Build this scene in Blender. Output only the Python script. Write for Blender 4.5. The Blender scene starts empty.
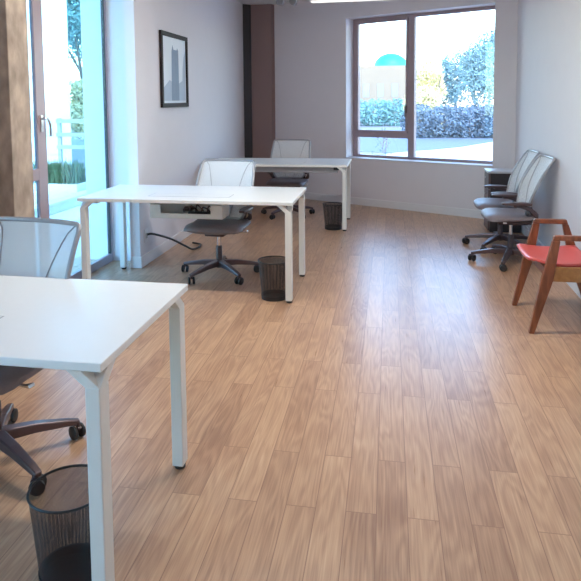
import bpy, bmesh, math, random
from mathutils import Vector, Matrix
random.seed(7)
PI = math.pi
S = bpy.context.scene
COL = S.collection

# ------------------------------------------------------------------ materials
MATS = {}
def new_mat(name):
    m = bpy.data.materials.new(name); m.use_nodes = True
    nt = m.node_tree; nt.nodes.clear()
    out = nt.nodes.new('ShaderNodeOutputMaterial')
    MATS[name] = m
    return m, nt, out
def N(nt, t, **kw):
    n = nt.nodes.new(t)
    for k, v in kw.items():
        if k.startswith('_'): setattr(n, k[1:], v)
        else: n.inputs[k.replace('__', ' ')].default_value = v
    return n
def c4(c): return (c[0], c[1], c[2], 1)
def srgb(r, g, b):
    f = lambda c: (c/255/12.92) if c/255 <= .04045 else ((c/255+.055)/1.055)**2.4
    return (f(r), f(g), f(b))
def simple(name, col, rough=.5, metal=0.0, var=.06, scale=30, bump=0.0, bscale=200, spec=.5, stretch=None):
    m, nt, out = new_mat(name)
    b = N(nt, 'ShaderNodeBsdfPrincipled', Roughness=rough, Metallic=metal)
    b.inputs['Specular IOR Level'].default_value = spec
    tc = N(nt, 'ShaderNodeTexCoord')
    src = tc.outputs['Object']
    if stretch:
        mp = N(nt, 'ShaderNodeMapping'); mp.inputs['Scale'].default_value = stretch
        nt.links.new(src, mp.inputs['Vector']); src = mp.outputs['Vector']
    nz = N(nt, 'ShaderNodeTexNoise', Scale=scale, Detail=4.0)
    nt.links.new(src, nz.inputs['Vector'])
    mx = N(nt, 'ShaderNodeMix', _data_type='RGBA')
    mx.inputs[6].default_value = c4([c*(1-var) for c in col]); mx.inputs[7].default_value = c4([min(1, c*(1+var)) for c in col])
    nt.links.new(nz.outputs['Fac'], mx.inputs[0]); nt.links.new(mx.outputs[2], b.inputs['Base Color'])
    if bump:
        n2 = N(nt, 'ShaderNodeTexNoise', Scale=bscale, Detail=2.0); nt.links.new(src, n2.inputs['Vector'])
        bp = N(nt, 'ShaderNodeBump', Strength=bump, Distance=.002); nt.links.new(n2.outputs['Fac'], bp.inputs['Height']); nt.links.new(bp.outputs['Normal'], b.inputs['Normal'])
    nt.links.new(b.outputs[0], out.inputs[0])
    return m
def wood(name, dark, light, rough=.4, scale=(40, 40, 4)):
    m, nt, out = new_mat(name)
    b = N(nt, 'ShaderNodeBsdfPrincipled', Roughness=rough)
    tc = N(nt, 'ShaderNodeTexCoord'); mp = N(nt, 'ShaderNodeMapping'); mp.inputs['Scale'].default_value = scale
    nz = N(nt, 'ShaderNodeTexNoise', Scale=1.0, Detail=5.0, Distortion=.6)
    cr = N(nt, 'ShaderNodeValToRGB'); cr.color_ramp.elements[0].color = c4(dark); cr.color_ramp.elements[1].color = c4(light)
    cr.color_ramp.elements[0].position = .3; cr.color_ramp.elements[1].position = .7
    nt.links.new(tc.outputs['Object'], mp.inputs[0]); nt.links.new(mp.outputs[0], nz.inputs['Vector'])
    nt.links.new(nz.outputs['Fac'], cr.inputs[0]); nt.links.new(cr.outputs[0], b.inputs['Base Color']); nt.links.new(b.outputs[0], out.inputs[0])
    return m
def emis(name, col, st):
    m, nt, out = new_mat(name)
    e = N(nt, 'ShaderNodeEmission', Strength=st); e.inputs[0].default_value = c4(col)
    nt.links.new(e.outputs[0], out.inputs[0]); return m
def glass(name, tint):
    m, nt, out = new_mat(name)
    t = N(nt, 'ShaderNodeBsdfTransparent'); t.inputs[0].default_value = c4(tint)
    g = N(nt, 'ShaderNodeBsdfGlossy', Roughness=0.0)
    mx = N(nt, 'ShaderNodeMixShader')
    lw = N(nt, 'ShaderNodeLayerWeight', Blend=.5)
    pw = N(nt, 'ShaderNodeMath', _operation='POWER'); pw.inputs[1].default_value = 5.0      # Schlick, the same from both faces
    ma = N(nt, 'ShaderNodeMath', _operation='MULTIPLY_ADD'); ma.inputs[1].default_value = .96; ma.inputs[2].default_value = .04
    nt.links.new(lw.outputs['Facing'], pw.inputs[0]); nt.links.new(pw.outputs[0], ma.inputs[0]); nt.links.new(ma.outputs[0], mx.inputs[0])
    nt.links.new(t.outputs[0], mx.inputs[1]); nt.links.new(g.outputs[0], mx.inputs[2]); nt.links.new(mx.outputs[0], out.inputs[0])
    return m
def net(name, col, clear, cell, rough=.6, wire=.35):
    """fine woven or punched mesh: a procedural weave of holes in the surface (UV in metres)"""
    m, nt, out = new_mat(name)
    b = N(nt, 'ShaderNodeBsdfPrincipled', Roughness=rough); b.inputs['Base Color'].default_value = c4(col)
    t = N(nt, 'ShaderNodeBsdfTransparent')
    uv = N(nt, 'ShaderNodeTexCoord')
    sep = N(nt, 'ShaderNodeSeparateXYZ'); nt.links.new(uv.outputs['UV'], sep.inputs[0])
    def hole(sock):
        a = N(nt, 'ShaderNodeMath', _operation='DIVIDE'); a.inputs[1].default_value = cell; nt.links.new(sock, a.inputs[0])
        f = N(nt, 'ShaderNodeMath', _operation='FRACT'); nt.links.new(a.outputs[0], f.inputs[0])
        g = N(nt, 'ShaderNodeMath', _operation='GREATER_THAN'); g.inputs[1].default_value = wire; nt.links.new(f.outputs[0], g.inputs[0])
        return g.outputs[0]
    mu = N(nt, 'ShaderNodeMath', _operation='MULTIPLY'); nt.links.new(hole(sep.outputs[0]), mu.inputs[0]); nt.links.new(hole(sep.outputs[1]), mu.inputs[1])
    m2 = N(nt, 'ShaderNodeMath', _operation='MULTIPLY'); m2.inputs[1].default_value = clear; nt.links.new(mu.outputs[0], m2.inputs[0])
    mx = N(nt, 'ShaderNodeMixShader'); nt.links.new(m2.outputs[0], mx.inputs[0]); nt.links.new(b.outputs[0], mx.inputs[1]); nt.links.new(t.outputs[0], mx.inputs[2])
    nt.links.new(mx.outputs[0], out.inputs[0]); return m

def floor_mat():
    m, nt, out = new_mat('plank_floor'); L = nt.links.new
    b = N(nt, 'ShaderNodeBsdfPrincipled', Roughness=.4); b.inputs['Specular IOR Level'].default_value = .5
    tc = N(nt, 'ShaderNodeTexCoord')
    mp = N(nt, 'ShaderNodeMapping'); mp.inputs['Rotation'].default_value = (0, 0, PI/2); mp.inputs['Location'].default_value = (.3, .04, 0)
    L(tc.outputs['Object'], mp.inputs[0])
    br = N(nt, 'ShaderNodeTexBrick', Scale=1.0, _offset=.37, _offset_frequency=2, _squash=1.0)
    br.inputs['Color1'].default_value = (0, 0, 0, 1); br.inputs['Color2'].default_value = (1, 1, 1, 1); br.inputs['Mortar'].default_value = (.5, .5, .5, 1)
    br.inputs['Mortar Size'].default_value = .0016; br.inputs['Mortar Smooth'].default_value = 0; br.inputs['Bias'].default_value = 0
    br.inputs['Brick Width'].default_value = .92; br.inputs['Row Height'].default_value = .108
    L(mp.outputs[0], br.inputs['Vector'])
    # grain, shifted plank by plank
    sc = N(nt, 'ShaderNodeVectorMath', _operation='SCALE'); sc.inputs['Scale'].default_value = 37.0; L(br.outputs['Color'], sc.inputs[0])
    ad = N(nt, 'ShaderNodeVectorMath', _operation='ADD'); L(tc.outputs['Object'], ad.inputs[0]); L(sc.outputs[0], ad.inputs[1])
    m1 = N(nt, 'ShaderNodeMapping'); m1.inputs['Scale'].default_value = (9, 1.1, 1); L(ad.outputs[0], m1.inputs[0])
    n1 = N(nt, 'ShaderNodeTexNoise', Scale=1.0, Detail=2.0, Distortion=.3); L(m1.outputs[0], n1.inputs['Vector'])
    # cathedral rings: sine of the soft noise
    mu = N(nt, 'ShaderNodeMath', _operation='MULTIPLY'); mu.inputs[1].default_value = 70.0; L(n1.outputs['Fac'], mu.inputs[0])
    si = N(nt, 'ShaderNodeMath', _operation='SINE'); L(mu.outputs[0], si.inputs[0])
    m2 = N(nt, 'ShaderNodeMapping'); m2.inputs['Scale'].default_value = (170, 5, 1); L(ad.outputs[0], m2.inputs[0])
    n2 = N(nt, 'ShaderNodeTexNoise', Scale=1.0, Detail=3.0); L(m2.outputs[0], n2.inputs['Vector'])
    a1 = N(nt, 'ShaderNodeMath', _operation='MULTIPLY_ADD'); a1.inputs[1].default_value = .07; L(si.outputs[0], a1.inputs[0]); 
    soft = N(nt, 'ShaderNodeMath', _operation='MULTIPLY_ADD'); soft.inputs[1].default_value = .6; soft.inputs[2].default_value = .2; L(n2.outputs['Fac'], soft.inputs[0]); L(soft.outputs[0], a1.inputs[2])
    a2 = N(nt, 'ShaderNodeMath', _operation='MULTIPLY_ADD'); a2.inputs[1].default_value = .18; L(br.outputs['Color'], a2.inputs[0]); L(a1.outputs[0], a2.inputs[2])
    n3 = N(nt, 'ShaderNodeTexNoise', Scale=2.2, Detail=2.0); L(ad.outputs[0], n3.inputs['Vector'])
    a3 = N(nt, 'ShaderNodeMath', _operation='MULTIPLY_ADD'); a3.inputs[1].default_value = .45; L(n3.outputs['Fac'], a3.inputs[0]); L(a2.outputs[0], a3.inputs[2])
    cr = N(nt, 'ShaderNodeValToRGB'); e = cr.color_ramp.elements
    e[0].position = .42; e[0].color = c4(FLOOR_D); e[1].position = 1.45 if False else 1.0; e[1].color = c4(FLOOR_L)
    mm = e.new(.72); mm.color = c4(FLOOR_M)
    dv = N(nt, 'ShaderNodeMath', _operation='MULTIPLY'); dv.inputs[1].default_value = .76; L(a3.outputs[0], dv.inputs[0])
    L(dv.outputs[0], cr.inputs[0])
    mx = N(nt, 'ShaderNodeMix', _data_type='RGBA'); mx.inputs[7].default_value = c4([c*.9 for c in FLOOR_D])
    L(br.outputs['Fac'], mx.inputs[0]); L(cr.outputs[0], mx.inputs[6]); L(mx.outputs[2], b.inputs['Base Color'])
    rr = N(nt, 'ShaderNodeMath', _operation='MULTIPLY_ADD'); rr.inputs[1].default_value = .16; rr.inputs[2].default_value = .23; L(n2.outputs['Fac'], rr.inputs[0]); L(rr.outputs[0], b.inputs['Roughness'])
    bp = N(nt, 'ShaderNodeBump', Strength=.12, Distance=.001); L(a1.outputs[0], bp.inputs['Height']); L(bp.outputs[0], b.inputs['Normal'])
    L(b.outputs[0], out.inputs[0]); return m

FLOOR_D = srgb(154, 116, 92); FLOOR_M = srgb(194, 156, 124); FLOOR_L = srgb(217, 186, 152)
floor_mat()
simple('wall_paint', (.72, .685, .715), .75, var=.02, scale=6, bump=.05, bscale=350)
simple('shade_paint', (.25, .165, .158), .75, var=.03, scale=6, bump=.05, bscale=350)  # corner column: its shade and the floor's warm bounce put into the colour
simple('ceiling_paint', (.72, .71, .70), .85, var=.02, scale=6)
simple('trim_paint', (.74, .73, .75), .45, var=.02)
simple('window_metal', srgb(160, 142, 148), .4, var=.04)
simple('dark_gasket', (.02, .025, .03), .5)
simple('steel', (.6, .6, .6), .3, 1.0)
simple('white_laminate', (.80, .80, .78), .32, var=.015)
simple('laminate_edge', (.80, .80, .77), .4, var=.015)
simple('white_metal', (.74, .735, .70), .38, var=.015)
simple('gap_grey', (.45, .45, .44), .6)
simple('black_plastic', (.018, .018, .02), .45)
simple('grey_metal', (.14, .10, .105), .3, .6, var=.08)
simple('frame_grey', (.33, .33, .35), .4, .3)
simple('pale_frame', (.62, .64, .66), .4, .1)
simple('seat_fabric', (.20, .160, .165), .48, var=.10, scale=120, bump=.2, bscale=700)
simple('arm_plastic', (.08, .048, .050), .45, var=.1)
simple('chrome', (.75, .75, .76), .15, 1.0)
net('back_net', (.68, .69, .70), .42, .003, .7, .45)
net('bin_net', (.022, .015, .016), .95, .0024, .45, .38)
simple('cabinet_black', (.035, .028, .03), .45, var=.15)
simple('cabinet_brown', (.12, .085, .085), .45, var=.1)
simple('cabinet_top', (.50, .50, .52), .4)
wood('orange_wood', srgb(104, 56, 34), srgb(150, 86, 54), .35, (30, 30, 5))
wood('light_wood', srgb(140, 92, 46), srgb(168, 116, 64), .4, (30, 8, 30))
simple('red_shell', srgb(206, 84, 76), .42, var=.05)
simple('picture_frame', (.016, .010, .011), .55, spec=.25)
simple('print_paper', srgb(222, 228, 236), .6, var=.07, scale=5)
simple('print_fog', srgb(176, 188, 204), .6, var=.12, scale=9)
simple('print_tower', srgb(128, 144, 166), .6, var=.12, scale=12)
simple('concrete', srgb(166, 150, 136), .85, var=.75, scale=9, bump=.6, bscale=40, stretch=(1.4, 1.4, .8))
simple('concrete_grey', srgb(146, 138, 124), .85, var=.22, scale=6, bump=.5, bscale=40, stretch=(1, 1, .35))
glass('clear_glass', (.94, .97, .98)); glass('tinted_glass', (.66, .86, .90))
emis('lamp_diffuser', (1.0, .95, .86), 29.0)
emis('rear_diffuser', (1.0, .95, .86), 9.0)
emis('far_diffuser', (1.0, .96, .92), .4)
# outdoors
simple('paving', srgb(206, 204, 198), .9, var=.06, scale=3)
simple('asphalt', srgb(105, 112, 124), .9, var=.15, scale=4)
simple('dry_ground', srgb(134, 132, 136), .9, var=.15, scale=2)
simple('render_white', (.62, .65, .66), .8, var=.03)
simple('sand_wall', srgb(132, 116, 98), .8, var=.06, scale=1)
simple('teal_roof', srgb(30, 150, 150), .5)
simple('window_dark', (.20, .22, .26), .3)
simple('bark', srgb(120, 104, 92), .9, var=.2)
simple('leaf_blue', srgb(122, 150, 152), .7, var=.35, scale=1.2)
simple('leaf_teal', srgb(122, 164, 162), .7, var=.35, scale=1.5)
simple('leaf_yellow', srgb(222, 210, 160), .7, var=.2, scale=1.5)
simple('leaf_dark', srgb(98, 114, 128), .8, var=.35, scale=1.2)
simple('leaf_green', srgb(84, 104, 72), .7, var=.35, scale=5)
simple('bench_slat', srgb(150, 150, 150), .7)

# ------------------------------------------------------------------ mesh helpers
class MB:
    def __init__(s): s.v = []; s.f = []; s.uv = {}
    def box(s, a, b):
        x0, y0, z0 = a; x1, y1, z1 = b; i = len(s.v)
        s.v += [(x0,y0,z0),(x1,y0,z0),(x1,y1,z0),(x0,y1,z0),(x0,y0,z1),(x1,y0,z1),(x1,y1,z1),(x0,y1,z1)]
        s.f += [tuple(i+k for k in q) for q in ((0,3,2,1),(4,5,6,7),(0,1,5,4),(1,2,6,5),(2,3,7,6),(3,0,4,7))]
        return s
    def hexa(s, p):   # 8 points, bottom 4 then top 4
        i = len(s.v); s.v += [tuple(q) for q in p]
        s.f += [tuple(i+k for k in q) for q in ((0,3,2,1),(4,5,6,7),(0,1,5,4),(1,2,6,5),(2,3,7,6),(3,0,4,7))]
        return s
    def prism(s, pts, off):   # polygon pts (3D) extruded by the vector off
        n = len(pts); i = len(s.v); off = Vector(off)
        s.v += [tuple(p) for p in pts] + [tuple(Vector(p)+off) for p in pts]
        s.f.append(tuple(i+k for k in reversed(range(n)))); s.f.append(tuple(i+n+k for k in range(n)))
        for k in range(n): s.f.append((i+k, i+(k+1) % n, i+n+(k+1) % n, i+n+k))
        return s
    def ring_sweep(s, rings, close_ends=True, closed=False):
        i = len(s.v); n = len(rings[0])
        for r in rings: s.v += [tuple(p) for p in r]
        m = len(rings)
        for a in range(m if closed else m-1):
            b = (a+1) % m
            for k in range(n): s.f.append((i+a*n+k, i+a*n+(k+1) % n, i+b*n+(k+1) % n, i+b*n+k))
        if close_ends and not closed:
            s.f.append(tuple(i+k for k in reversed(range(n)))); s.f.append(tuple(i+(m-1)*n+k for k in range(n)))
        return s
    def tube(s, path, r, seg=10, closed=False, flat=None, up=(0, 0, 1)):
        P = [Vector(p) for p in path]; m = len(P); rings = []
        for a in range(m):
            if closed: t = P[(a+1) % m]-P[a-1]
            else: t = P[min(a+1, m-1)]-P[max(a-1, 0)]
            t.normalize(); u = Vector(up)
            if abs(t.dot(u)) > .95: u = Vector((0, 1, 0)) if abs(t.y) < .9 else Vector((1, 0, 0))
            n1 = t.cross(u).normalized(); n2 = n1.cross(t).normalized()
            rr = r[a] if isinstance(r, (list, tuple)) else r
            fl = flat if flat else 1
            rings.append([P[a]+n1*math.cos(2*PI*k/seg)*rr+n2*math.sin(2*PI*k/seg)*rr*fl for k in range(seg)])
        return s.ring_sweep(rings, True, closed)
    def bar(s, path, w, h, up=(0, 0, 1)):   # rectangular section, w and h may be lists
        P = [Vector(p) for p in path]; m = len(P); rings = []
        for a in range(m):
            t = P[min(a+1, m-1)]-P[max(a-1, 0)]; t.normalize(); u = Vector(up)
            if abs(t.dot(u)) > .97: u = Vector((0, 1, 0))
            n1 = t.cross(u).normalized(); n2 = n1.cross(t).normalized()
            ww = (w[a] if isinstance(w, (list, tuple)) else w)/2; hh = (h[a] if isinstance(h, (list, tuple)) else h)/2
            rings.append([P[a]+n1*ww+n2*hh, P[a]-n1*ww+n2*hh, P[a]-n1*ww-n2*hh, P[a]+n1*ww-n2*hh])
        return s.ring_sweep(rings)
    def lathe(s, prof, c=(0, 0, 0), seg=24, axis='z', caps=True):
        rings = []
        for (r, h) in prof:
            ring = []
            for k in range(seg):
                a = 2*PI*k/seg; x, y = r*math.cos(a), r*math.sin(a)
                if axis == 'z': p = (x, y, h)
                elif axis == 'x': p = (h, x, y)
                else: p = (y, h, x)
                ring.append(Vector(p)+Vector(c))
            rings.append(ring)
        return s.ring_sweep(rings, caps)
    def xf(s, M):
        s.v = [tuple(M @ Vector(p)) for p in s.v]; return s
    def build(s, name, mat, parent=None, bevel=0, smooth=False, sub=0):
        me = bpy.data.meshes.new(name); me.from_pydata(s.v, [], s.f); me.update()
        bm = bmesh.new(); bm.from_mesh(me); bmesh.ops.recalc_face_normals(bm, faces=bm.faces); bm.to_mesh(me); bm.free()
        me.materials.append(MATS[mat])
        o = bpy.data.objects.new(name, me); COL.objects.link(o)
        if parent: o.parent = parent
        if smooth:
            for p in me.polygons: p.use_smooth = True
        if bevel:
            md = o.modifiers.new('bevel', 'BEVEL'); md.width = bevel; md.segments = 2; md.limit_method = 'ANGLE'; md.angle_limit = math.radians(40)
        if sub:
            md = o.modifiers.new('sub', 'SUBSURF'); md.levels = sub; md.render_levels = sub
        if smooth:
            try:
                for p in me.polygons: p.use_smooth = True
                me.set_sharp_from_angle(angle=math.radians(45))
            except Exception: pass
        return o
def grid_mesh(name, mat, parent, fn, nu, nv, uvfn=None, thick=0, smooth=True, closed_u=False):
    vs = [fn(i/nu, j/nv) for j in range(nv+1) for i in range(nu+(0 if closed_u else 1))]
    w = nu if closed_u else nu+1; fs = []; uvs = []
    for j in range(nv):
        for i in range(nu):
            i2 = (i+1) % w
            fs.append((j*w+i, j*w+i2, (j+1)*w+i2, (j+1)*w+i)); uvs += [(i, j), (i+1, j), (i+1, j+1), (i, j+1)]
    me = bpy.data.meshes.new(name); me.from_pydata([tuple(v) for v in vs], [], fs); me.update()
    if uvfn:
        ul = me.uv_layers.new(name='UVMap')
        for k, (i, j) in enumerate(uvs): ul.data[k].uv = uvfn(i/nu, j/nv)
    me.materials.append(MATS[mat])
    for p in me.polygons: p.use_smooth = smooth
    o = bpy.data.objects.new(name, me); COL.objects.link(o)
    if parent: o.parent = parent
    if thick:
        md = o.modifiers.new('solid', 'SOLIDIFY'); md.thickness = thick; md.offset = 0
    return o
def spline(pts, n=8):
    P = [Vector(p) for p in pts]; out = []
    for i in range(len(P)-1):
        p0 = P[max(i-1, 0)]; p1 = P[i]; p2 = P[i+1]; p3 = P[min(i+2, len(P)-1)]
        for k in range(n):
            t = k/n
            out.append(.5*((2*p1)+(p2-p0)*t+(2*p0-5*p1+4*p2-p3)*t*t+(3*p1-p0-3*p2+p3)*t**3))
    out.append(P[-1]); return out
def tag(o, label=None, cat=None, group=None, kind=None):
    if label: o['label'] = label
    if cat: o['category'] = cat
    if group: o['group'] = group
    if kind: o['kind'] = kind
    return o
def empty(name, loc, rz=0, **kw):
    o = bpy.data.objects.new(name, None); COL.objects.link(o); o.location = loc; o.rotation_euler = (0, 0, rz); o.empty_display_size = .1
    return tag(o, **kw)
def copy_tree(o, parent=None):
    c = o.copy(); COL.objects.link(c)
    if parent: c.parent = parent
    for ch in list(o.children): copy_tree(ch, c)
    return c
def struct(mb, name, mat, parent=None, bevel=0, label=None):
    o = mb.build(name, mat, parent, bevel)
    if not parent: o['kind'] = 'structure'
    if label: o['label'] = label
    return o

# ------------------------------------------------------------------ room shell
ZC = 2.88
BA = Vector((-.468, 8.693, 0)); BB = Vector((1.121, 7.844, 0))           # the back wall runs askew
bd = (BB-BA).normalized(); bn = Vector((-bd.y, bd.x, 0))                  # along, outward
def BW(s, d, z): p = BA+bd*s+bn*d; return Vector((p.x, p.y, z))
def xr(y): return 1.39+.02*(y-5)                                         # right wall
Y0 = -3.2
struct(MB().box((-2.9, Y0-.2, -.2), (2.2, 10.4, 0)), 'floor', 'plank_floor')
struct(MB().box((-2.9, Y0-.2, ZC), (2.2, 10.4, ZC+.25)), 'ceiling', 'ceiling_paint')
struct(MB().prism([(xr(Y0-.2), Y0-.2, 0), (xr(Y0-.2)+.2, Y0-.2, 0), (xr(8.2)+.2, 8.2, 0), (xr(8.2), 8.2, 0)], (0, 0, ZC)), 'wall_right', 'wall_paint')
struct(MB().box((-2.9, Y0-.2, 0), (xr(Y0), Y0, ZC)), 'wall_rear', 'wall_paint')
# back wall with the opening of window_1
ws0, ws1, wz0, wz1 = -.145, 1.905, .64, 2.57       # opening along the wall, sill, head
m = MB()
def bwbox(m, s0, s1, d0, d1, z0, z1):
    return m.hexa([BW(s0,d0,z0), BW(s1,d0,z0), BW(s1,d1,z0), BW(s0,d1,z0), BW(s0,d0,z1), BW(s1,d0,z1), BW(s1,d1,z1), BW(s0,d1,z1)])
sR = 2.18; sL = -2.15
bwbox(m, sL, ws0, 0, .3, 0, ZC); bwbox(m, ws1, sR, 0, .3, 0, ZC); bwbox(m, ws0, ws1, 0, .3, 0, wz0); bwbox(m, ws0, ws1, 0, .3, wz1, ZC)
struct(m, 'wall_back', 'wall_paint')
# left wall beyond the tall window, a slot and the corner column
struct(MB().box((-2.24, 5.12, 0), (-2.15, 9.18, ZC)).box((-2.75, 5.33, 0), (-2.24, 9.9, ZC)), 'wall_left', 'wall_paint')
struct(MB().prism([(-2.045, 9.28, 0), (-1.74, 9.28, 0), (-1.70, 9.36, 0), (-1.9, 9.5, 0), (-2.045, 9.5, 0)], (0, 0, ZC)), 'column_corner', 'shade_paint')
# left wall on the camera's side, with a second window there (outside the frame)
struct(MB().box((-2.75, Y0, 0), (-2.5, -.6, ZC)).box((-2.75, -.6, 2.60), (-2.5, 5.33, ZC)).box((-2.75, 1.4, 0), (-2.5, 4.0, 2.6)), 'wall_left_near', 'wall_paint')
struct(MB().box((-2.62, 3.44, 0), (-2.25, 3.66, ZC)).box((-2.62, 3.0, 0), (-2.5, 3.3, ZC)), 'column_left', 'concrete', bevel=.006)
struct(MB().prism([(-2.149, 9.185, 0), (-2.05, 9.272, 0), (-2.05, 9.30, 0), (-2.149, 9.215, 0)], (0, 0, ZC)), 'slot_shade_1', 'cabinet_black')  # dark strip standing in for the deep shade inside the slot
# baseboards
m = MB(); bwbox(m, sL+.45, sR-.02, -.014, 0, 0, .1); struct(m, 'baseboard_back', 'trim_paint', bevel=.003)
m = MB().box((-2.15, 5.106, 0), (-2.136, 9.18, .1)).box((-2.24, 5.106, 0), (-2.15, 5.12, .1)); struct(m, 'baseboard_left', 'trim_paint', bevel=.003)
m = MB().prism([(xr(Y0)-.014, Y0, 0), (xr(Y0), Y0, 0), (xr(7.66), 7.66, 0), (xr(7.66)-.014, 7.66, 0)], (0, 0, .1)); struct(m, 'baseboard_right', 'trim_paint', bevel=.003)

# ---- window_1 (back wall)
def bwframe(s0, s1, z0, z1, d0, d1, t, m):
    bwbox(m, s0, s1, d0, d1, z0, z0+t); bwbox(m, s0, s1, d0, d1, z1-t, z1); bwbox(m, s0, s0+t, d0, d1, z0+t, z1-t); bwbox(m, s1-t, s1, d0, d1, z0+t, z1-t)
W1 = empty('window_1', BW((ws0+ws1)/2, .14, wz0)); W1['kind'] = 'structure'
def w1(mb, name, mat, bevel=0, parent=None):
    o = mb.build(name, mat, None, bevel); o.parent = parent or W1; o.matrix_parent_inverse = Matrix.Translation(-Vector(W1.location)); return o
D0, D1 = .19, .26
m = MB(); bwframe(ws0, ws1, wz0, wz1, D0, D1, .045, m); bwbox(m, .70, .79, D0, D1, wz0+.04, wz1-.04); bwbox(m, ws0+.04, .71, D0, D1, .93, 1.005); bwbox(m, ws0+.04, ws0+.075, D0, D1, wz0+.04, wz1-.04)
w1(m, 'window_frame', 'window_metal', .004)
m = MB(); bwframe(ws0+.055, .70, 1.0, wz1-.045, D0-.012, D0+.02, .032, m); w1(m, 'sash', 'window_metal', .004)
bwp = MB(); bwbox(bwp, ws0+.06, .71, .228, .233, 1.0, wz1-.04); w1(bwp, 'pane', 'clear_glass')
bwp = MB(); bwbox(bwp, ws0+.06, .71, .228, .233, wz0+.04, .94); w1(bwp, 'pane', 'clear_glass')
bwp = MB(); bwbox(bwp, .78, ws1-.04, .228, .233, wz0+.04, wz1-.04); w1(bwp, 'pane', 'clear_glass')
m = MB(); bwbox(m, .672, .692, D0-.03, D0-.012, 1.27, 1.37); bwbox(m, .674, .690, D0-.05, D0-.036, 1.22, 1.36); bwbox(m, .676, .688, D0-.04, D0-.02, 1.32, 1.34); w1(m, 'window_handle', 'grey_metal', .003)
m = MB(); bwbox(m, ws0-.0, ws1, -.012, D0, wz0, wz0+.012); w1(m, 'window_sill', 'trim_paint', .003)

# ---- window_2 (tall window on the left), window_3 (same, beside the camera)
def tall_window(name, ya, yb, ymul):
    """ya..yb along Y at x = -2.5; a mullion at ymul; the part before it has a transom"""
    E_ = empty(name, (-2.55, ya, 0)); E_['kind'] = 'structure'
    def put(mb, nm, mat, bevel=0):
        mb.xf(Matrix.Translation((2.55, -ya, 0))); return mb.build(nm, mat, E_, bevel)
    X0, X1 = -2.53, -2.50
    def bx(m, y0, y1, z0, z1, x0=X0, x1=X1): return m.box((x0, y0, z0), (x1, y1, z1))
    m = MB(); bx(m, ya, yb, 0, .075); bx(m, ya, yb, 2.545, 2.6); bx(m, ya, ya+.05, .07, 2.55); bx(m, yb-.032, yb, .07, 2.55)
    bx(m, ymul-.05, ymul+.07, .07, 2.55); bx(m, ya+.04, ymul-.049, .90, .985)
    put(m, 'window_frame', 'window_metal', .004)
    m = MB(); bx(m, ymul+.07, ymul+.082, .075, 2.545, X0, X1-.015); bx(m, yb-.046, yb-.032, .075, 2.545, X0, X1-.004)
    bx(m, ya+.05, ya+.064, .075, 2.545, X0, X1-.004); put(m, 'gasket', 'dark_gasket')
    put(bx(MB(), ymul+.06, yb-.05, .07, 2.55, -2.516, -2.512), 'pane', 'tinted_glass')
    put(bx(MB(), ya+.05, ymul-.04, 0.98, 2.55, -2.516, -2.512), 'pane', 'tinted_glass')
    put(bx(MB(), ya+.05, ymul-.04, .07, .91, -2.516, -2.512), 'pane', 'tinted_glass')
    m = MB(); bx(m, ymul-.018, ymul+.012, 1.25, 1.37, -2.5, -2.488); m.tube(spline([(-2.49, ymul-.003, 1.345), (-2.462, ymul-.003, 1.345), (-2.455, ymul+.02, 1.34), (-2.453, ymul+.045, 1.30), (-2.453, ymul+.05, 1.215)], 4), .009, 8)
    put(m, 'window_handle', 'steel', .002)
    return E_
tall_window('window_2', 4.00, 5.325, 4.19)
tall_window('window_3', -.6, 1.4, .1)

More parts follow.
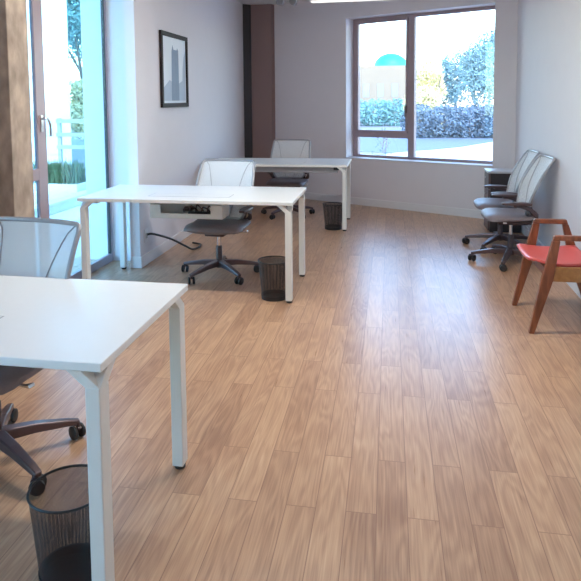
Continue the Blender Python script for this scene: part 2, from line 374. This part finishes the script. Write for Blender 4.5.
# ------------------------------------------------------------------ desks
W, D, ZT, TH = 1.646, .769, .74, .026
def make_desk(label):
    R = empty('office_desk', (0, 0, 0), label=label, cat='desk', group='white desks in a row')
    m = MB().box((-W/2, -D/2, ZT-TH), (W/2, D/2, ZT)); m.build('desk_top', 'white_laminate', R, .003)
    lx, ly = .046, .06
    for sx in (-1, 1):
        for sy in (-1, 1):
            x1 = sx*(W/2-.012); x0 = x1-sx*lx; y1 = sy*(D/2-.012); y0 = y1-sy*ly
            zl = .662
            lo = MB().box((min(x0,x1), min(y0,y1), .018), (max(x0,x1), max(y0,y1), zl)).build('leg', 'white_metal', R, .004)
            # the strut towards the long side and the one towards the short side
            rise = ZT-TH-zl
            run = .062
            b = MB().hexa([(x1, y0+sy*.008, zl-.001), (x0, y0+sy*.008, zl-.001), (x0, y1, zl-.001), (x1, y1, zl-.001),
                           (x1-sx*run, y0+sy*.008, ZT-TH), (x0-sx*run, y0+sy*.008, ZT-TH), (x0-sx*run, y1, ZT-TH), (x1-sx*run, y1, ZT-TH)])
            b.build('bracket', 'white_metal', lo, .002)
            b = MB().hexa([(x1, y0, zl-.001), (x0+sx*.012, y0, zl-.001), (x0+sx*.012, y1, zl-.001), (x1, y1, zl-.001),
                           (x1, y0-sy*run, ZT-TH), (x0+sx*.012, y0-sy*run, ZT-TH), (x0+sx*.012, y1-sy*run, ZT-TH), (x1, y1-sy*run, ZT-TH)])
            b.build('bracket', 'white_metal', lo, .002)
            g = MB().lathe([(.02, 0), (.022, .004), (.022, .014), (.012, .02)], ((x0+x1)/2, (y0+y1)/2, 0), 14)
            g.build('foot_glide', 'black_plastic', lo)
    for sy in (-1, 1):
        y = sy*(D/2-.27); MB().box((-W/2+.1, y-.02, ZT-TH-.028), (W/2-.1, y+.02, ZT-TH)).build('frame_rail', 'white_metal', R, .003)
    for sx in (-1, 1):
        x = sx*(W/2-.1); MB().box((x-.02, -D/2+.09, ZT-TH-.028), (x+.02, D/2-.09, ZT-TH)).build('end_rail', 'white_metal', R, .003)
    # access flap for cables
    fl = MB().box((-.315, -.222, ZT-.0005), (.315, -.078, ZT+.0012)).build('cable_flap', 'white_laminate', R)
    m = MB(); t = .005
    for (a, b) in (((-.32, -.227), (.32, -.222)), ((-.32, -.078), (.32, -.073)), ((-.32, -.227), (-.315, -.073)), ((.315, -.227), (.32, -.073))):
        m.box((a[0], a[1], ZT-.001), (b[0], b[1], ZT+.0008))
    m.build('flap_gap', 'gap_grey', fl)
    return R
def place_desk(o, fr): o.location = (fr[0]-W/2, fr[1]+D/2, 0)
d1 = make_desk('white desk in front, nearest the camera, bare top cut off by the left edge')
d2 = copy_tree(d1); d2['label'] = 'middle white desk with a cable tray slung under it, beside the tall window'
d3 = copy_tree(d1); d3['label'] = 'rearmost white desk, beside the window recess of the back wall'
place_desk(d1, (-.787, 1.576)); place_desk(d2, (-.674, 4.344)); place_desk(d3, (-.453, 6.876))
# what only the middle desk shows: the cable tray
def tray(desk):
    T = MB(); x0, x1, y0, y1 = -.42, .19, .06, .27; zt, zb = ZT-TH, .515
    T.box((x0, y0, zb), (x1, y1, zb+.003)); T.box((x0, y1-.003, zb), (x1, y1, zb+.12))
    T.box((x0, y0, zb), (x1, y0+.003, zb+.04))                       # front lip
    for (a, b) in ((x0, x0+.003), (x1-.003, x1)): T.box((a, y0, zb), (b, y1, zt))
    T.box((x1-.10, y0, zb+.04), (x1, y0+.003, zb+.11)); T.box((x0, y0, zb+.04), (x0+.09, y0+.003, zb+.11))
    return T.build('cable_tray', 'white_metal', desk, .001)
tr = tray(d2)
m = MB().box((-.12, .12, .52), (.07, .17, .56)); m.build('power_strip', 'black_plastic', tr, .004)
m = MB()
for k in range(5):
    x = -.16+.05*k; m.tube(spline([(x, .14, .56), (x+.02, .12, .60+.01*(k % 3)), (x+.05, .16, .575), (x+.07, .2, .53)], 5), .006, 7)
m.build('loose_cables', 'arm_plastic', tr, smooth=True)
# what only the far desk shows: a beam and a small box under its edge
MB().box((-W/2+.1, -D/2+.07, ZT-TH-.07), (W/2-.11, -D/2+.10, ZT-TH)).build('cable_beam', 'frame_grey', d3, .003)
MB().box((W/2-.155, -D/2+.03, ZT-TH-.035), (W/2-.095, -D/2+.07, ZT-TH)).build('power_box', 'black_plastic', d3, .003)

# ------------------------------------------------------------------ task chair (faces -Y, origin on the floor under its hub)
def back_pt(u, v):
    """u -1..1 across, v 0..1 upwards"""
    z = .465+.475*v
    hw = .17+.085*min(1, v/.45)**.8 if v < .45 else .255-.02*((v-.45)/.55)
    x = hw*u
    y = .135+.115*v+.07*v*v - .035*math.sin(PI*v)*.6
    y -= .05*(u*u)*(1-.35*v)                            # wraps round the sitter
    return Vector((x, y, z))
def make_chair():
    R = empty('task_chair', (0, 0, 0))
    # base
    m = MB().lathe([(.032, .07), (.036, .085), (.036, .125), (.028, .135)], seg=18)
    for k in range(5):
        a = 2*PI*k/5; c, s_ = math.cos(a), math.sin(a)
        m.bar([(c*.02, s_*.02, .108), (c*.15, s_*.15, .102), (c*.28, s_*.28, .083), (c*.335, s_*.335, .072)], [.052, .044, .036, .03], [.05, .04, .028, .022])
    base = m.build('star_base', 'grey_metal', R, .006)
    for k in range(5):
        a = 2*PI*k/5; c, s_ = math.cos(a)*.325, math.sin(a)*.325
        M = Matrix.Translation((c, s_, 0)) @ Matrix.Rotation(a+.9+k, 4, 'Z')
        cs = MB().lathe([(.008, .045), (.008, .075)], (-.012, 0, 0), 8).bar([(-.022, 0, .05), (0, 0, .062), (.02, 0, .05)], .016, .008).xf(M).build('caster', 'arm_plastic', R)
        w = MB()
        for sd in (-1, 1): w.lathe([(.012, sd*.009), (.026, sd*.010), (.030, sd*.014), (.030, sd*.024), (.022, sd*.028)], (0, 0, .030), 18, 'y')
        w.xf(M).build('wheel', 'black_plastic', cs, smooth=True)
    gl = MB().lathe([(.025, .12), (.025, .25), (.020, .255)], seg=16).build('gas_lift', 'arm_plastic', R, smooth=True)
    MB().lathe([(.014, .25), (.014, .37)], seg=14).build('piston', 'chrome', gl, smooth=True)
    MB().box((-.085, -.12, .352), (.085, .13, .40)).build('tilt_mechanism', 'arm_plastic', R, .012)
    # seat: cushion with a waterfall front
    def sec(u, v):      # u around the section outline, v across width
        pass
    m = MB(); rings = []
    nx = 14
    for i in range(nx+1):
        t = -1+2*i/nx; x = .252*t
        e = (1-abs(t)**4)**.5 if abs(t) < 1 else 0
        dpf = -.245+.05*(abs(t)**4); dpb = .205-.05*(abs(t)**4)
        topz = .462+.008*t*t-.030*(abs(t)**6); th = .058*max(.25, e)
        prof = [(dpf+.012, topz-.075*max(.45, e)), (dpf-.004, topz-.045), (dpf+.012, topz-.018), (dpf+.06, topz), (-.05, topz-.004), (.10, topz-.006), (dpb-.03, topz+.004), (dpb, topz-.012), (dpb-.01, topz-th), (0, topz-th-.006), (dpf+.07, topz-.068*max(.45, e))]
        rings.append([(x, a, b) for a, b in prof])
    m.ring_sweep(rings)
    st = m.build('seat', 'seat_fabric', R, smooth=True, sub=1)
    MB().box((-.19, -.15, .385), (.19, .16, .408)).build('seat_pan', 'arm_plastic', R, .01)
    MB().bar([(.12, -.08, .392), (.245, -.10, .40), (.285, -.105, .408)], [.014, .014, .03], [.008, .008, .014]).build('seat_lever', 'chrome', R, .002)
    # backrest: mesh panel, frame, seams
    bp = grid_mesh('backrest', 'back_net', R, lambda a, b: back_pt(-1+2*a, b), 16, 16, lambda a, b: (a*.5, b*.5))
    loop = [back_pt(-1+2*k/16, 1) for k in range(17)] + [back_pt(1, 1-k/16) for k in range(1, 17)] + [back_pt(1-2*k/16, 0) for k in range(1, 17)] + [back_pt(-1, k/16) for k in range(1, 16)]
    # round the upper corners a little
    loop = [(loop[i-1]+loop[i]*2+loop[(i+1) % len(loop)])/4 for i in range(len(loop))]
    MB().tube(loop, .0115, 8, closed=True).build('back_frame', 'frame_grey', R, smooth=True)
    for sd in (-1, 1):
        pts = []
        for k in range(13):
            t = k/12; pts.append(back_pt(sd*(.90-.62*(t**.55)), 1-.98*t)+Vector((0, -.003, 0)))
        MB().tube(pts, .003, 6).build('seam', 'frame_grey', bp, smooth=True)
    # lower carrier: two bent bars joining the back to the mechanism
    m = MB()
    for sd in (-1, 1):
        m.bar(spline([(sd*.06, .08, .375), (sd*.12, .15, .385), (sd*.165, .165, .43), (sd*.19, .13, .49), (sd*.20, .112, .53)], 5), .022, .03)
    m.bar([(-.165, .162, .43), (0, .175, .42), (.165, .162, .43)], .03, .03)
    m.build('back_carrier', 'arm_plastic', R, .005)
    for sd in (-1, 1):
        ar = MB().bar(spline([(sd*.165, .16, .435), (sd*.222, .16, .465), (sd*.243, .10, .52), (sd*.243, .03, .548), (sd*.242, -.03, .552)], 5), [.03]*20+[.034], [.034]*20+[.018]).build('armrest', 'arm_plastic', R, .006)
        MB().bar([(sd*.242, -.125, .566), (sd*.243, -.06, .568), (sd*.244, .05, .568), (sd*.243, .115, .564)], [.05, .08, .08, .055], [.018, .024, .024, .018]).build('arm_pad', 'arm_plastic', ar, .008)
    return R
proto = make_chair()
chairs = [
 # x, y, facing (rotation), star angle, label
 (-1.40, 5.00, -4, 'grey mesh task chair drawn up behind the middle white desk'),
 (-1.58, 2.22, -9, 'grey mesh task chair behind the nearest desk, at the left edge'),
 (-1.262, 7.76, -3, 'grey mesh task chair behind the rearmost desk, against the back wall'),
 (1.062, 5.77, -89, 'mesh task chair against the right wall, next to the red armchair'),
 (1.07, 6.355, -91, 'mesh task chair against the right wall, next to the black cabinet'),
]
STAR = [-118, -30, -45, 178, 162]
for i, (x, y, rz, lab) in enumerate(chairs):
    o = proto if i == 0 else copy_tree(proto)
    o.location = (x, y, 0); o.rotation_euler.z = math.radians(rz)
    tag(o, lab, 'chair', 'grey mesh task chairs')
    for ch in o.children:
        n = ch.name.split('.')[0]
        if n in ('star_base', 'caster'): ch.rotation_euler.z = math.radians(STAR[i]-rz)

# ------------------------------------------------------------------ waste bins
def make_bin():
    R = empty('waste_bin', (0, 0, 0))
    rt, rb, h = .118, .094, .285
    grid_mesh('mesh_side', 'bin_net', R, lambda a, b: ((rb+(rt-rb)*b)*math.cos(2*PI*a), (rb+(rt-rb)*b)*math.sin(2*PI*a), .03+(h-.03)*b), 40, 6, lambda a, b: (a*.65, b*.26), closed_u=True)
    pts = [(rt*math.cos(2*PI*k/40), rt*math.sin(2*PI*k/40), h) for k in range(40)]
    MB().tube(pts, .0042, 8, closed=True).build('rim', 'black_plastic', R, smooth=True)
    MB().lathe([(rb-.004, 0), (rb+.001, .002), (rb+.004, .034), (rb-.002, .034), (rb-.006, .008), (0.002, .008)], seg=40).build('bin_base', 'black_plastic', R, smooth=True)
    return R
b1 = make_bin()
for i, (x, y, lab) in enumerate(((-.965, 1.695, 'black wire mesh waste bin by the front leg of the nearest desk'),
                                 (-.835, 4.475, 'black wire mesh waste bin by the front leg of the middle desk'),
                                 (-.622, 7.01, 'black waste bin in the shade by the rearmost desk'))):
    o = b1 if i == 0 else copy_tree(b1); o.location = (x, y, 0); tag(o, lab, 'bin', 'black mesh waste bins')

# ------------------------------------------------------------------ red armchair (world axes, faces -X)
R = empty('armchair', (1.10, 4.30, 0), label='low wooden armchair with a red seat and open slanted arms, by the right wall', cat='chair')
def side(yc):
    t = .034
    y0 = yc-t/2
    def pr(p): return [(x-1.10, y0-4.30, z) for x, z in p]
    fr = MB().prism(pr([(.858, 0), (.892, 0), (1.000, .36), (1.062, .585), (1.045, .622), (.985, .622), (.962, .54), (.925, .355)]), (0, t, 0))
    return fr
for yc in (4.03, 4.57):
    t = .034; y0 = yc-t/2
    P = lambda q: [(x-1.10, y0-4.30, z) for x, z in q]
    arm = MB().prism(P([(.985, .590), (.995, .622), (1.205, .622), (1.215, .590)]), (0, t, 0)).build('arm', 'orange_wood', R, .006)
    MB().prism(P([(.858, 0), (.890, 0), (.995, .345), (1.030, .590), (.985, .590), (.925, .345)]), (0, t, 0)).build('leg', 'orange_wood', R, .005)
    MB().prism(P([(1.345, 0), (1.375, 0), (1.300, .345), (1.217, .590), (1.178, .590), (1.225, .345)]), (0, t, 0)).build('leg', 'orange_wood', R, .005)
    MB().prism([(x, y+.004, z) for x, y, z in P([(.975, .335), (1.000, .425), (1.225, .425), (1.250, .335)])], (0, t*.75, 0)).build('side_rail', 'light_wood', R, .003)
def seatf(a, b):
    x = .868+.392*a; y = 4.052+.496*b
    z = .452-.014*math.sin(PI*b)*(1-.4*a)-.022*math.sin(PI*min(1, a*1.1))+.006*(1-a)-.012*a
    z += -.010*max(0, (.10-a)/.10)**2
    if a < .4: y = 4.30+(y-4.30)*(1-.24*((.4-a)/.4)**1.5)
    return Vector((x-1.10, y-4.30, z))
grid_mesh('seat', 'red_shell', R, seatf, 20, 16, None, .016)
for x in (.975, 1.225): MB().box((x-.014-1.10, 4.047-4.30, .345), (x+.014-1.10, 4.553-4.30, .40)).build('cross_rail', 'orange_wood', R, .004)

# ------------------------------------------------------------------ black cabinet in the corner
R = empty('storage_cabinet', (1.06, 7.06, 0), label='small black cabinet with a pale top, in the corner right of the window', cat='cabinet')
MB().box((.022, 0, .0), (.345, .30, .645)).build('body', 'cabinet_black', R, .003)
MB().box((-.004, -.006, .645), (.35, .31, .668)).build('top', 'cabinet_top', R, .003)
for (z0, z1) in ((.47, .638), (.02, .464)):
    dr = MB().box((.0, .004, z0), (.021, .296, z1)).build('drawer' if z0 > .3 else 'door', 'cabinet_brown', R, .002)
    MB().lathe([(.006, 0), (.006, -.012), (.012, -.014), (.012, -.022), (.004, -.024)], (0, .10, z1-.05), 14, 'x').build('knob', 'chrome', dr, smooth=True)

# ------------------------------------------------------------------ framed picture on the left wall
R = empty('framed_picture', (-2.149, 6.09, 1.40), label='black framed misty grey tower photograph on the left wall', cat='picture')
y0, y1, z0, z1, t = -.395, .395, 0, .735, .042
m = MB().box((0, y0, z0), (.026, y1, z0+t)).box((0, y0, z1-t), (.026, y1, z1)).box((0, y0, z0+t), (.026, y0+t, z1-t)).box((0, y1-t, z0+t), (.026, y1, z1-t))
m.build('frame', 'picture_frame', R, .003)
pp = MB().box((.002, y0+t, z0+t), (.010, y1-t, z1-t)).build('print', 'print_paper', R)
m = MB().prism([(.0102, y0+t+.03, .065), (.0102, y1-t-.03, .065), (.0102, y1-t-.03, .30), (.0102, .2, .26), (.0102, .05, .22), (.0102, -.15, .27), (.0102, y0+t+.03, .19)], (.0004, 0, 0)); m.build('low_buildings', 'print_fog', pp)
m = MB().prism([(.0106, -.10, .065), (.0106, .13, .065), (.0106, .12, .57), (.0106, .09, .60), (.0106, .07, .575), (.0106, -.02, .575), (.0106, -.05, .62), (.0106, -.08, .56)], (.0004, 0, 0)); m.build('tower', 'print_tower', pp)
m = MB().prism([(.0106, .22, .065), (.0106, .33, .065), (.0106, .34, .60), (.0106, .29, .52), (.0106, .25, .40)], (.0004, 0, 0)); m.build('trees', 'print_fog', pp)

# ------------------------------------------------------------------ wall outlet and cable
R = empty('wall_outlet', (-2.15, 5.25, .26), label='small wall outlet low on the left wall behind the middle desk', cat='outlet')
MB().box((0, -.04, -.06), (.008, .04, .06)).build('cover_plate', 'trim_paint', R, .002)
MB().box((.008, -.02, -.022), (.012, .02, .022)).build('socket', 'gap_grey', R, .001)
m = MB().tube(spline([(-2.135, 5.25, .27), (-2.09, 5.29, .268), (-2.00, 5.48, .185), (-1.93, 5.68, .075), (-1.895, 5.80, .014), (-1.86, 5.90, .011), (-1.88, 6.02, .011), (-1.98, 6.08, .011)], 8), .010, 8)
tag(m.build('power_cable', 'black_plastic', smooth=True), 'black power cable running from the left wall outlet to the floor', 'cable')

# ------------------------------------------------------------------ ceiling fittings
def linear_light(x0, x1, y, lab, mat, drop=0):
    R = empty('linear_light', ((x0+x1)/2, y, ZC), label=lab, cat='ceiling light', group='linear ceiling lights')
    w = (x1-x0)/2
    MB().box((-w, -.07, -.035-drop), (w, .07, .0-drop)).build('housing', 'trim_paint', R, .003)
    MB().box((-w+.02, -.055, -.05-drop), (w-.02, .055, -.034-drop)).build('diffuser', mat, R, .004)
    if drop:
        for x in (-w+.15, w-.15): MB().lathe([(.004, -drop), (.004, 0)], (x, 0, 0), 8).build('hanger_rod', 'steel', R)
linear_light(-1.0, .18, 8.0, 'long bright hanging light by the back wall, at the top edge', 'far_diffuser', .145)
R = empty('track_light', (-1.27, 8.0, ZC), label='grey hanging track light with two round heads at the top edge', cat='ceiling light')
MB().box((-.16, -.02, -.15), (.22, .02, -.12)).build('track', 'frame_grey', R, .002)
for x in (-.1, .14): MB().lathe([(.004, -.12), (.004, 0)], (x, 0, 0), 8).build('hanger_rod', 'steel', R)
for x in (-.11, .06):
    h = MB().lathe([(.018, .09), (.036, .08), (.042, 0), (.042, -.06), (.036, -.062), (.034, -.03), (.004, -.03)], (x, 0, -.18), 20, 'y').build('lamp_head', 'frame_grey', R, smooth=True)
    MB().lathe([(.008, -.145), (.008, -.12)], (x, .02, 0), 8).build('stem', 'frame_grey', h)

# ------------------------------------------------------------------ outdoors
struct(MB().box((-60, -30, -.5), (60, 120, -.3)), 'ground', 'dry_ground')
struct(MB().box((-4.45, -6, -.3), (-2.75, 9.4, -.05)), 'terrace', 'paving')
def leaves(n, blobs, size, flat=.5):
    vs, fs = [], []
    tot = sum(b[3]*b[4]*b[5] for b in blobs)
    for (cx, cy, cz, rx, ry, rz) in blobs:
        k = int(n*rx*ry*rz/tot)
        for _ in range(k):
            while True:
                p = Vector((random.uniform(-1, 1), random.uniform(-1, 1), random.uniform(-1, 1)))
                if .25 < p.length < 1: break
            p = Vector((cx+p.x*rx, cy+p.y*ry, cz+p.z*rz))
            a = Vector((random.gauss(0, 1), random.gauss(0, 1), random.gauss(0, 1))).normalized()
            b = a.cross(Vector((random.gauss(0, 1), random.gauss(0, 1), random.gauss(0, 1)))).normalized()
            s = size*random.uniform(.6, 1.3); i = len(vs)
            vs += [tuple(p-a*s), tuple(p+b*s*flat), tuple(p+a*s), tuple(p-b*s*flat)]; fs.append((i, i+1, i+2, i+3))
    m = MB(); m.v = vs; m.f = fs; return m
def raw(m, name, mat, parent):
    me = bpy.data.meshes.new(name); me.from_pydata(m.v, [], m.f); me.update(); me.materials.append(MATS[mat])
    o = bpy.data.objects.new(name, me); COL.objects.link(o); o.parent = parent; return o
def tree(name, loc, h, r, mat, n, leaf, label, cat='tree', group=None, low=.25, trunks=1):
    R = empty(name, loc, label=label, cat=cat, group=group)
    blobs = []
    for k in range(9):
        a = random.uniform(0, 2*PI); q = random.uniform(0, .55)*r; z = h*random.uniform(low+.12, .88)
        rr = r*random.uniform(.4, .62); blobs.append((math.cos(a)*q, math.sin(a)*q, z, rr, rr, min(rr*.9, h-z+.1, z)))
    raw(leaves(n, blobs, leaf), 'foliage', mat, R)
    m = MB()
    for k in range(trunks):
        a = 2*PI*k/max(1, trunks); 
        m.tube(spline([(math.cos(a)*r*.1, math.sin(a)*r*.1, -.05), (math.cos(a)*r*.15, math.sin(a)*r*.15, h*.35), (math.cos(a)*r*.3, math.sin(a)*r*.3, h*.75)], 4), [h*.02*(1-.8*i/8) for i in range(9)], 7)
    for k in range(6):
        a = random.uniform(0, 2*PI); z = h*random.uniform(.3, .6)
        m.tube([(0, 0, z), (math.cos(a)*r*.55, math.sin(a)*r*.55, z+h*.22)], [h*.008, h*.003], 5)
    raw(m, 'trunk', 'bark', R)
    return R
def hedge(name, loc, sx, sy, sz, mat, n, leaf, label, rz=0, group=None):
    R = empty(name, loc, rz, label=label, cat='hedge', group=group)
    bl = []
    k = max(2, int(sx/sz/.7))
    for i in range(k):
        bl.append((-sx/2+sx*(i+.5)/k, random.uniform(-.1, .1)*sy, sz*.5*random.uniform(.85, 1.1), sx/k*.85, sy/2, sz*.55))
    raw(leaves(n, bl, leaf), 'foliage', mat, R)
    m = MB()
    for i in range(k): m.tube([(-sx/2+sx*(i+.5)/k, 0, -.02), (-sx/2+sx*(i+.5)/k, 0, sz*.6)], [.05, .03], 6)
    raw(m, 'stems', 'bark', R)
    return R
GZ = -.3
# beyond the back window (view fans out to +Y)
struct(MB().prism([(-3, 14, GZ), (.2, 20.3, GZ), (.83, 21.0, GZ), (1.33, 21.4, GZ), (2.44, 22.7, GZ), (3.83, 25.3, GZ), (6.5, 27.0, GZ), (12, 27, GZ), (12, 9, GZ), (-3, 9.5, GZ)], (0, 0, .03)), 'pavement', 'paving')
struct(MB().prism([(-12, 24, GZ), (.0, 20.6, GZ), (.83, 21.2, GZ), (2.44, 22.9, GZ), (3.83, 25.5, GZ), (6.5, 27.3, GZ), (14, 27.3, GZ), (14, 30, GZ), (-12, 33, GZ)], (0, 0, .02)), 'road', 'asphalt')
hedge('hedge', (4.0, 28.6, GZ), 6.4, 2.0, 1.5, 'leaf_dark', 14000, .07, 'low dark hedge along the road outside the back window')
hedge('hedge', (-.9, 41, GZ), 7, 2.5, 1.75, 'leaf_teal', 9000, .10, 'pale teal hedge in front of the far sand coloured building')
tree('tree', (4.75, 34.2, GZ), 5.3, 2.6, 'leaf_blue', 26000, .075, 'big blue green tree outside the right pane of the back window', trunks=2, low=.1)
tree('tree', (3.7, 40.0, GZ), 5.2, 2.0, 'leaf_blue', 9000, .075, 'smaller blue green tree left of the big one outside the back window', low=.1)
tree('bush', (2.0, 31.6, GZ), 3.7, 1.45, 'leaf_yellow', 12000, .06, 'yellow green bush outside, just right of the window mullion', 'bush', low=.0)
tree('sapling', (-.15, 15.6, GZ), 1.15, .35, 'leaf_dark', 60, .04, 'bare thin sapling outside the low pane of the back window', 'sapling')
R = empty('building', (-1.2, 66, GZ), label='far sand coloured building with a teal dome outside the back window', cat='building')
MB().box((-4, -3, 0), (3.6, 4, 4.95)).build('wall', 'sand_wall', R)
for x in (-1.4, .0, 1.4): MB().box((x, -3.05, 1.9), (x+.6, -2.9, 3.2)).build('window', 'window_dark', R)
MB().lathe([(1.75*math.cos(PI/2*k/8), 4.95+1.42*math.sin(PI/2*k/8)) for k in range(8)]+[(.02, 6.37)], (1.3, 0, 0), 28).build('dome', 'teal_roof', R, smooth=True)
# beyond the tall left window
R = empty('planter', (-5.05, 9.0, GZ), 0, label='white planter box with green plants outside the tall left window', cat='planter')
MB().box((-.40, -.2, 0), (.36, .2, .50)).build('box', 'render_white', R, .01)
m = MB()
for k in range(700):
    x = random.uniform(-.38, .34); y = random.uniform(-.17, .17); a = random.uniform(0, 2*PI); l = random.uniform(.2, .40); d = random.uniform(.03, .13)
    c, s = math.cos(a), math.sin(a); w = .011; i = len(m.v)
    m.v += [(x-s*w, y+c*w, .48), (x+s*w, y-c*w, .48), (x+c*d*.5+s*w, y+s*d*.5-c*w, .48+l*.6), (x+c*d+0, y+s*d, .48+l), (x+c*d*.5-s*w, y+s*d*.5+c*w, .48+l*.6)]
    m.f.append((i, i+1, i+2, i+3, i+4))
raw(m, 'grass_blades', 'leaf_green', R)
R = empty('low_wall', (-4.45, 5.5, GZ), label='low white terrace wall outside the tall left window', cat='wall')
MB().box((-.16, 0, 0), (-.02, 3.7, .36)).build('wall_body', 'render_white', R, .01)
MB().box((-.19, -.02, .36), (.0, 3.72, .40)).build('coping', 'paving', R, .006)
R = empty('garden_fence', (-7.2, 14.0, GZ), label='grey rail fence seen through the tall left window, below the yellow bush', cat='fence')
for z in (.62, .92, 1.25): MB().box((-.75, -.02, z), (.75, .02, z+.09)).build('rail', 'bench_slat', R)
for x in (-.7, 0, .7): MB().box((x-.04, .02, 0), (x+.04, .1, 1.36)).build('post', 'bench_slat', R)
tree('tree', (-12.4, 24, GZ), 8.0, 2.6, 'leaf_teal', 16000, .09, 'tall teal green tree outside the tall left window', low=.3)
tree('bush', (-10.9, 21, GZ), 2.6, 1.0, 'leaf_yellow', 5000, .07, 'yellow bush under the tree outside the tall left window', 'bush', low=.1)
R = empty('pergola_post', (-4.6, 9.6, GZ), label='broad white outdoor pillar beyond the right side of the tall left window', cat='pillar')
MB().box((-.14, -.15, 0), (.12, .15, 3.9)).build('pillar_shaft', 'render_white', R, .01)
R = empty('annexe', (-8.65, 16, GZ), math.radians(30), label='plain white building beyond the terrace outside the tall left window', cat='building')
MB().box((-7, 0, 0), (0, 4, 7)).build('wall', 'render_white', R)
for x in (-3.9, -2.1): MB().box((x, -.05, 1.2), (x+.8, .1, 2.9)).build('window', 'window_dark', R)

# ------------------------------------------------------------------ light
wd = bpy.data.worlds.new('sky'); S.world = wd; wd.use_nodes = True; nt = wd.node_tree; nt.nodes.clear()
out = nt.nodes.new('ShaderNodeOutputWorld'); bg = nt.nodes.new('ShaderNodeBackground'); sky = nt.nodes.new('ShaderNodeTexSky')
sky.sky_type = 'NISHITA'; sky.sun_disc = False; sky.sun_elevation = math.radians(42); sky.sun_rotation = math.radians(163); sky.air_density = 1.2; sky.dust_density = .3; sky.ozone_density = 4.0
bg.inputs[1].default_value = .55
nt.links.new(sky.outputs[0], bg.inputs[0]); nt.links.new(bg.outputs[0], out.inputs[0])
sl = bpy.data.lights.new('sun', 'SUN'); sl.energy = 1.0; sl.angle = math.radians(1.0); sl.color = (1, .95, .88)
so = bpy.data.objects.new('sun', sl); COL.objects.link(so); so.rotation_euler = Vector((-.22, .70, -.68)).to_track_quat('-Z', 'Y').to_euler()
def portal(loc, nrm, w, h):
    l = bpy.data.lights.new('window_portal', 'AREA'); l.shape = 'RECTANGLE'; l.size = w; l.size_y = h; l.cycles.is_portal = True
    o = bpy.data.objects.new('window_portal', l); COL.objects.link(o); o.location = loc; o.rotation_euler = Vector(nrm).to_track_quat('-Z', 'Z').to_euler()
portal((-2.66, 4.66, 1.3), (1, 0, 0), 1.33, 2.6); portal((-2.66, .4, 1.3), (1, 0, 0), 2.0, 2.6)
portal(BW((ws0+ws1)/2, .28, (wz0+wz1)/2), -bn, ws1-ws0, wz1-wz0)
linear_light(-1.6, .2, -1.2, 'linear ceiling light behind the camera', 'rear_diffuser')
linear_light(-1.5, .5, 3.65, 'linear ceiling light between the nearest and middle desks', 'lamp_diffuser')

# ------------------------------------------------------------------ camera
f, cx, cy, pit, yaw, rol, hh = 626.757, 275.048, 147.924, .0774, -.1810, -.0099, 1.469
cp, sp, cyw, syw = math.cos(pit), math.sin(pit), math.cos(yaw), math.sin(yaw)
fw = Vector((syw*cp, cyw*cp, -sp)); rt = Vector((cyw, -syw, 0)); up = rt.cross(fw)
r2 = rt*math.cos(rol)+up*math.sin(rol); u2 = -rt*math.sin(rol)+up*math.cos(rol)
cd = bpy.data.cameras.new('camera'); co = bpy.data.objects.new('camera', cd); COL.objects.link(co)
Mx = Matrix((r2, u2, -fw)).transposed().to_4x4(); Mx.translation = (0, 0, hh); co.matrix_world = Mx
cd.sensor_width = 36; cd.sensor_fit = 'HORIZONTAL'; cd.lens = f/581*36; cd.shift_x = (290.5-cx)/581; cd.shift_y = (cy-290.5)/581
cd.clip_start = .05; cd.clip_end = 400
S.camera = co
S.view_settings.view_transform = 'Standard'; S.view_settings.look = 'None'; S.view_settings.gamma = 1; S.view_settings.use_curve_mapping = False
S.view_settings.exposure = 1.68
S.cycles.use_denoising = True; S.cycles.max_bounces = 10; S.cycles.diffuse_bounces = 6; S.cycles.transparent_max_bounces = 16
S.cycles.sample_clamp_indirect = 8.0
